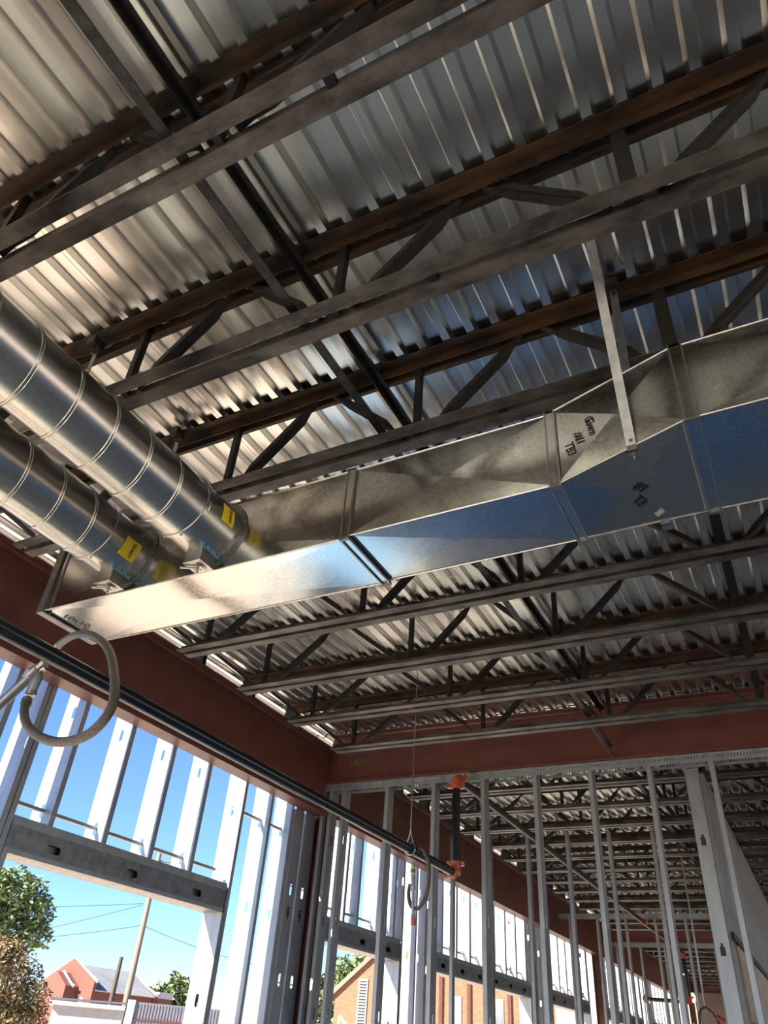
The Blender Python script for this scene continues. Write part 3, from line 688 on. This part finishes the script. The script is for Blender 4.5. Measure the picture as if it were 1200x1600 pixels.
# ------------------------------------------------------------------ outdoors
def ray_xy(az, d): return Vector((math.sin(az)*d, math.cos(az)*d, 0))
def tree(label, base, crown, trunk_r, leaf, n, size, lm, name='tree'):
    r = thing(name, label, 'tree', base)
    bx_, by_, bz_ = base; tr = MB(); top = max(c[2] for c in crown)
    tr.tube([(bx_, by_, -.2), (bx_+.1, by_, top*.4), (bx_, by_+.1, top*.75)], [trunk_r, trunk_r*.8, trunk_r*.3], 8)
    for c in crown: tr.tube([(bx_, by_, max(.4, c[2]*.35)), (c[0], c[1], c[2])], [trunk_r*.4, trunk_r*.12], 5)
    obj('trunk', tr, BARK, r)
    m_ = MB(); W = [c[3]**2 for c in crown]
    for i in range(n):
        c = random.choices(crown, W)[0]
        d = Vector((random.gauss(0, 1), random.gauss(0, 1), random.gauss(0, 1))).normalized()
        rad = c[3]*(.55+.5*random.random()**.6)*(1+.22*math.sin(5*d.x+3*d.z)+.15*math.sin(7*d.y+c[0]))
        p = Vector(c[:3])+Vector((d.x*rad, d.y*rad, d.z*rad*.85))
        a = Vector((random.uniform(-1, 1), random.uniform(-1, 1), random.uniform(-.6, .6))).normalized(); b_ = a.cross(Vector((random.uniform(-1, 1), random.uniform(-1, 1), random.uniform(-1, 1)))).normalized()
        s = size*random.uniform(.6, 1.3)
        m_.add([p-a*s, p+b_*s*.45, p+a*s, p-b_*s*.45], [(0, 1, 2, 3)])
    fo = obj('foliage', m_, lm, r); fo['kind'] = 'stuff'
    return r
tree('tall green tree at the left edge seen through the window opening', (-35.9, 27.6, -.16), [(-35.5, 28.1, 5.2+U, 1.25), (-34.9, 28.8, 4.5+U, .95), (-36.4, 26.9, 5.2+U, 1.4), (-34.6, 29.1, 3.5+U, .8), (-35.9, 27.6, 3.4+U, 1.5), (-37.4, 25.9, 4.6+U, 1.6)], .25, None, 9000, .15, LEAF_G)
tree('bronze-tinged bushy tree below the tall green one', (-29.7, 24.3, -.16), [(-29.8, 24.2, 1.5+U, 1.2), (-29.1, 25.0, .8+U, .85), (-30.3, 23.6, 1.9+U, 1.1), (-29.0, 25.1, .1+U, .8), (-29.6, 24.4, -.3+U, 1.2), (-29.8, 24.2, 2.3+U, .6)], .18, None, 12000, .085, LEAF_B)
tree('distant rounded green tree right of the red brick church', (-99, 112, -.16), [(-99, 112.2, 6.0, 2.4), (-97, 114, 7.4, 2.4), (-101, 110.5, 5.2, 2.2), (-95.5, 115.3, 6.4, 2.4)], .4, None, 4000, .5, LEAF_D)
tree('green tree behind the tan brick house gable', (-47, 76, -.16), [(-46.5, 76.4, 5.2, 2.6), (-44.5, 78.2, 7.0, 2.4), (-43, 79.3, 7.6, 2.2), (-48, 75.2, 4.0, 2.2), (-45.5, 77.2, 3.0, 2.6)], .35, None, 6000, .36, LEAF_D)

def pole(label, base, h, r, mt):
    b = thing('utility_pole', label, 'pole', base); x, y, z = base
    obj('pole_shaft', MB().tube([(x, y, -.2), (x, y, h)], [r*1.25, r*.8], 12), mt, b, smooth=True); return b
p1 = pole('tall bare wooden utility pole behind the low buildings', (-48.15, 50.8, -.16), 14.0, .22, WOOD_POLE)
obj('crossarm', MB().tube([(-49.6, 49.3, 13.2), (-46.7, 52.3, 13.2)], .07, 8), WOOD_POLE, p1)
p2 = pole('shorter dark utility pole left of the tall wooden one', (-48.95, 50.05, -.16), 4.55+U, .19, WOOD_DARK)
def wire(label, a, b, sag):
    a, b = Vector(a), Vector(b); pts = [a.lerp(b, t_/12)-Vector((0, 0, sag*4*(t_/12)*(1-t_/12))) for t_ in range(13)]
    o = obj('overhead_wire', MB().tube(pts, .022, 5), WIRE); tag(o, label, 'wire', 'overhead wires')
wire('topmost overhead wire reaching the utility pole from the left', (-48.4, 50.5, 8.35+U), (-60, 37.2, 6.2+U), .2)
wire('slanting overhead wire, second on the left of the utility pole', (-48.4, 50.5, 8.25+U), (-60, 37.5, 2.6+U), .25)
wire('lowest overhead wire on the left of the utility pole', (-48.25, 50.7, 6.8+U), (-60, 37.3, 3.7+U), .35)
wire('overhead wire sloping away to the right of the utility pole', (-48.0, 50.9, 6.75+U), (-39, 58.5, 4.6+U), .3)

# red brick church with a pale metal roof
def church():
    vd = Vector((-.716, .698, 0)); rr = Vector((.698, .716, 0)); c35, s35 = math.cos(.61), math.sin(.61)
    e1 = rr*c35+vd*s35; e2 = -rr*s35+vd*c35
    O = Vector((-93.0, 90.8, 0))
    r = thing('church', 'red brick church with pale metal roof and white gable copings', 'church', tuple(O+Vector((0, 0, -.16))))
    P = lambda a, b, z: O+e1*a+e2*b+Vector((0, 0, z))
    Lr, Wd, ze, zr = 11.0, 12.2, 4.2+U, 7.35+U
    body = MB().add([P(.4, 0, 0), P(Lr, 0, 0), P(Lr, Wd, 0), P(.4, Wd, 0), P(.4, 0, ze), P(Lr, 0, ze), P(Lr, Wd, ze), P(.4, Wd, ze)], [(0,1,5,4),(1,2,6,5),(2,3,7,6),(3,0,4,7)])
    obj('nave_wall', body, BRICK_RED, r)
    rf = MB().add([P(.3, -.3, ze), P(Lr, -.3, ze), P(Lr, Wd/2, zr), P(.3, Wd/2, zr), P(Lr, Wd+.3, ze), P(.3, Wd+.3, ze)], [(0,1,2,3),(3,2,4,5)])
    ro = obj('metal_roof', rf, ROOFMETAL, r)
    rb = MB()
    for k in range(23):
        a = .5+k*.46; rb.tube([P(a, -.3, ze+.03), P(a, Wd/2, zr+.03)], .035, 4)
    obj('standing_seam', rb, ROOFMETAL, ro)
    obj('fascia', MB().tube([P(.4, -.33, ze-.02), P(Lr, -.33, ze-.02)], .10, 4), WHITEP, r)
    def gable(a0, a1, top, half, zb2, zlow, mt, nm, cy):
        q = [(cy-half, 0), (cy+half, 0), (cy+half, zlow), (cy+half*.62, zlow+.1), (cy, top), (cy-half*.62, zlow+.1+0), (cy-half, zlow)]
        q = [(cy-half, 0), (cy+half, 0), (cy+half, zlow), (cy, top), (cy-half, zlow)]
        g_ = obj(nm, MB().rings([[P(a0, b_, z) for b_, z in q], [P(a1, b_, z) for b_, z in q]]), mt, r)
        cp = MB()
        for s in (-1, 1):
            cp.tube([P((a0+a1)/2, cy+s*half, zlow+.05), P((a0+a1)/2, cy, top+.05)], .2, 4)
            cp.tube([P((a0+a1)/2, cy+s*(half+.5), zlow+.05), P((a0+a1)/2, cy+s*half, zlow+.05)], .2, 4)
        obj('coping', cp, WHITEP, g_)
    gable(0, .5, 8.0+U, 6.4, 0, 5.2+U, BRICK_RED, 'front_gable', Wd/2)
    gable(Lr, Lr+.5, 7.0+U, 6.4, 0, 4.4+U, BRICK_RED, 'rear_gable', Wd/2)
    gable(-2.2, 0, 6.2+U, 3.0, 0, 4.5+U, BRICK_RED, 'porch_gable', Wd/2)
    obj('corner_block', MB().rings([[P(Lr+.6, -.5, z), P(Lr+3.2, -.5, z), P(Lr+3.2, 2, z), P(Lr+.6, 2, z)] for z in (0, 4.1+U)]), BRICK_RED, r)
    obj('corner_cap', MB().rings([[P(Lr+.55, -.6, z), P(Lr+3.3, -.6, z), P(Lr+3.3, 2.1, z), P(Lr+.55, 2.1, z)] for z in (4.1+U, 4.9+U)]), WHITEP, r)
    wn = MB(); wn.add([P(-.02, 1.4, 2.2+U), P(-.02, 2.3, 2.2+U), P(-.02, 2.3, 3.0+U), P(-.02, 2.1, 3.35+U), P(-.02, 1.6, 3.35+U), P(-.02, 1.4, 3.0+U)], [(0,1,2,3,4,5)])
    obj('arched_window', wn, WHITEP, r)
church()
# low white building and grey shed in front of the church
lw = thing('low_building', 'long low white building with flat roof below the church', 'building', (-43, 42, -.16))
O = Vector((-44.3, 40.4, 0)); e1 = Vector((.69, .72, 0)); e2 = Vector((-.72, .69, 0))
P = lambda a, b, z: O+e1*a+e2*b+Vector((0, 0, z))
obj('wall', MB().rings([[P(0, 0, z), P(4.35, 0, z), P(4.35, 8, z), P(0, 8, z)] for z in (-.16, .98+U)]), WHITEP, lw)
obj('roof_edge', MB().rings([[P(-.3, -.3, z), P(4.4, -.3, z), P(4.4, 8, z), P(-.3, 8, z)] for z in (.98+U, 1.22+U)]), WHITEP, lw)
obj('pipe_run', MB().tube([P(-.3, -.1, 1.3+U), P(4.4, -.1, 1.36+U)], .07, 8), GALV_DULL, lw)
sh = thing('grey_shed', 'grey ribbed shed with white corner beside the tall utility pole', 'building', (-40.5, 43.8, -.16))
O2 = Vector((-40.75, 43.7, 0)); P2 = lambda a, b, z: O2+e1*a+e2*b+Vector((0, 0, z))
obj('shed_wall', MB().rings([[P2(0, 0, z), P2(6, 0, z), P2(6, 6, z), P2(0, 6, z)] for z in (-.16, 1.50+U)]), GREYP, sh)
rbm = MB()
for k in range(30): rbm.tube([P2(.1+k*.2, -.02, .8), P2(.1+k*.2, -.02, 1.45+U)], .025, 4)
obj('siding_rib', rbm, GREYP, sh)
obj('white_corner', MB().rings([[P2(-.35, -.12, z), P2(.12, -.12, z), P2(.12, .3, z), P2(-.35, .3, z)] for z in (-.16, 1.60+U)]), WHITEP, sh)
obj('red_band', MB().rings([[P2(-.1, -.06, z), P2(6, -.06, z), P2(6, 0, z), P2(-.1, 0, z)] for z in (.55+U, .62+U)]), PRIMER, sh)

# tan brick house with gable, louvre and windows
HA, HN = Vector((.94, .342, 0)), Vector((.342, -.94, 0)); HO = Vector((-20, 40, 0))
hs = thing('brick_house', 'tan brick house with gable, white louvre and tall windows beyond the left wall', 'house', tuple(HO+Vector((0, 0, -.16))))
HP = lambda t_, b_, z: HO+HA*t_+HN*b_+Vector((0, 0, z))
def hbox(t0, t1, b0, b1, z0_, z1_):
    return MB().rings([[HP(t0, b0, z), HP(t1, b0, z), HP(t1, b1, z), HP(t0, b1, z)] for z in (z0_, z1_)])
gp = [(-3.05, -.16), (8, -.16), (8, 6.0+U), (.6, 6.0+U), (.35, 5.35+U), (-3.05, 2.30+U)]
obj('house_wall', MB().rings([[HP(t_, 0, z) for t_, z in gp], [HP(t_, -5, z) for t_, z in gp]]), BRICK_TAN, hs)
rp_ = [(-3.4, 1.93+U), (.4, 5.34+U), (.4, 5.58+U), (-3.5, 2.1+U)]
obj('rake_board', MB().rings([[HP(t_, .18, z) for t_, z in rp_], [HP(t_, -5.2, z) for t_, z in rp_]]), WOOD_POLE, hs)
lv = obj('louvre', hbox(-1.88, -1.40, 0, .06, .65+U, 2.92+U), WHITEP, hs)
for k in range(17): obj('louvre_slat', hbox(-1.82, -1.46, .05, .07, .73+U+k*.127, .79+U+k*.127), INK, lv)
for t_ in (2.34, 3.75, 4.8, 5.75): obj('pilaster', hbox(t_-.09, t_+.09, 0, .12, -.16, 5.9+U), BRICK_DK, hs)
for t_ in (3.17, 5.25):
    fr = obj('window_frame', hbox(t_-.21, t_+.21, 0, .05, -.5+U, 2.46+U), WHITEP, hs)
    for i in range(2):
        for j in range(5): obj('pane', hbox(t_-.18+i*.19, t_-.01+i*.19, .045, .055, -.45+U+j*.57, .05+U+j*.57), GLASSY, fr)
st = thing('stair_rail', 'new lumber stair rail in front of the tan brick house', 'railing', (-16, 28, -.16))
obj('handrail', MB().tube([(-16.2, 28.0, .93+U), (-14.9, 28.5, -.5+U)], .06, 4), WOOD_NEW, st)
for k in range(4): obj('baluster', MB().tube([(-16.2+k*.33, 28.0+k*.12, -.16), (-16.2+k*.33, 28.0+k*.12, .9+U-k*.36)], .05, 4), WOOD_NEW, st)
# small joined fixings and pressings are too small to pick apart
for o in bpy.data.objects:
    if o.parent and o.name.split('.')[0] in ('screw', 'bolt', 'embossed_rib', 'embossed_mark', 'quadrant_arc', 'drive_edge', 'standing_seam', 'siding_rib', 'fillet', 'paint_fleck', 'folded_tab', 'track_lip'):
        o['kind'] = 'stuff'
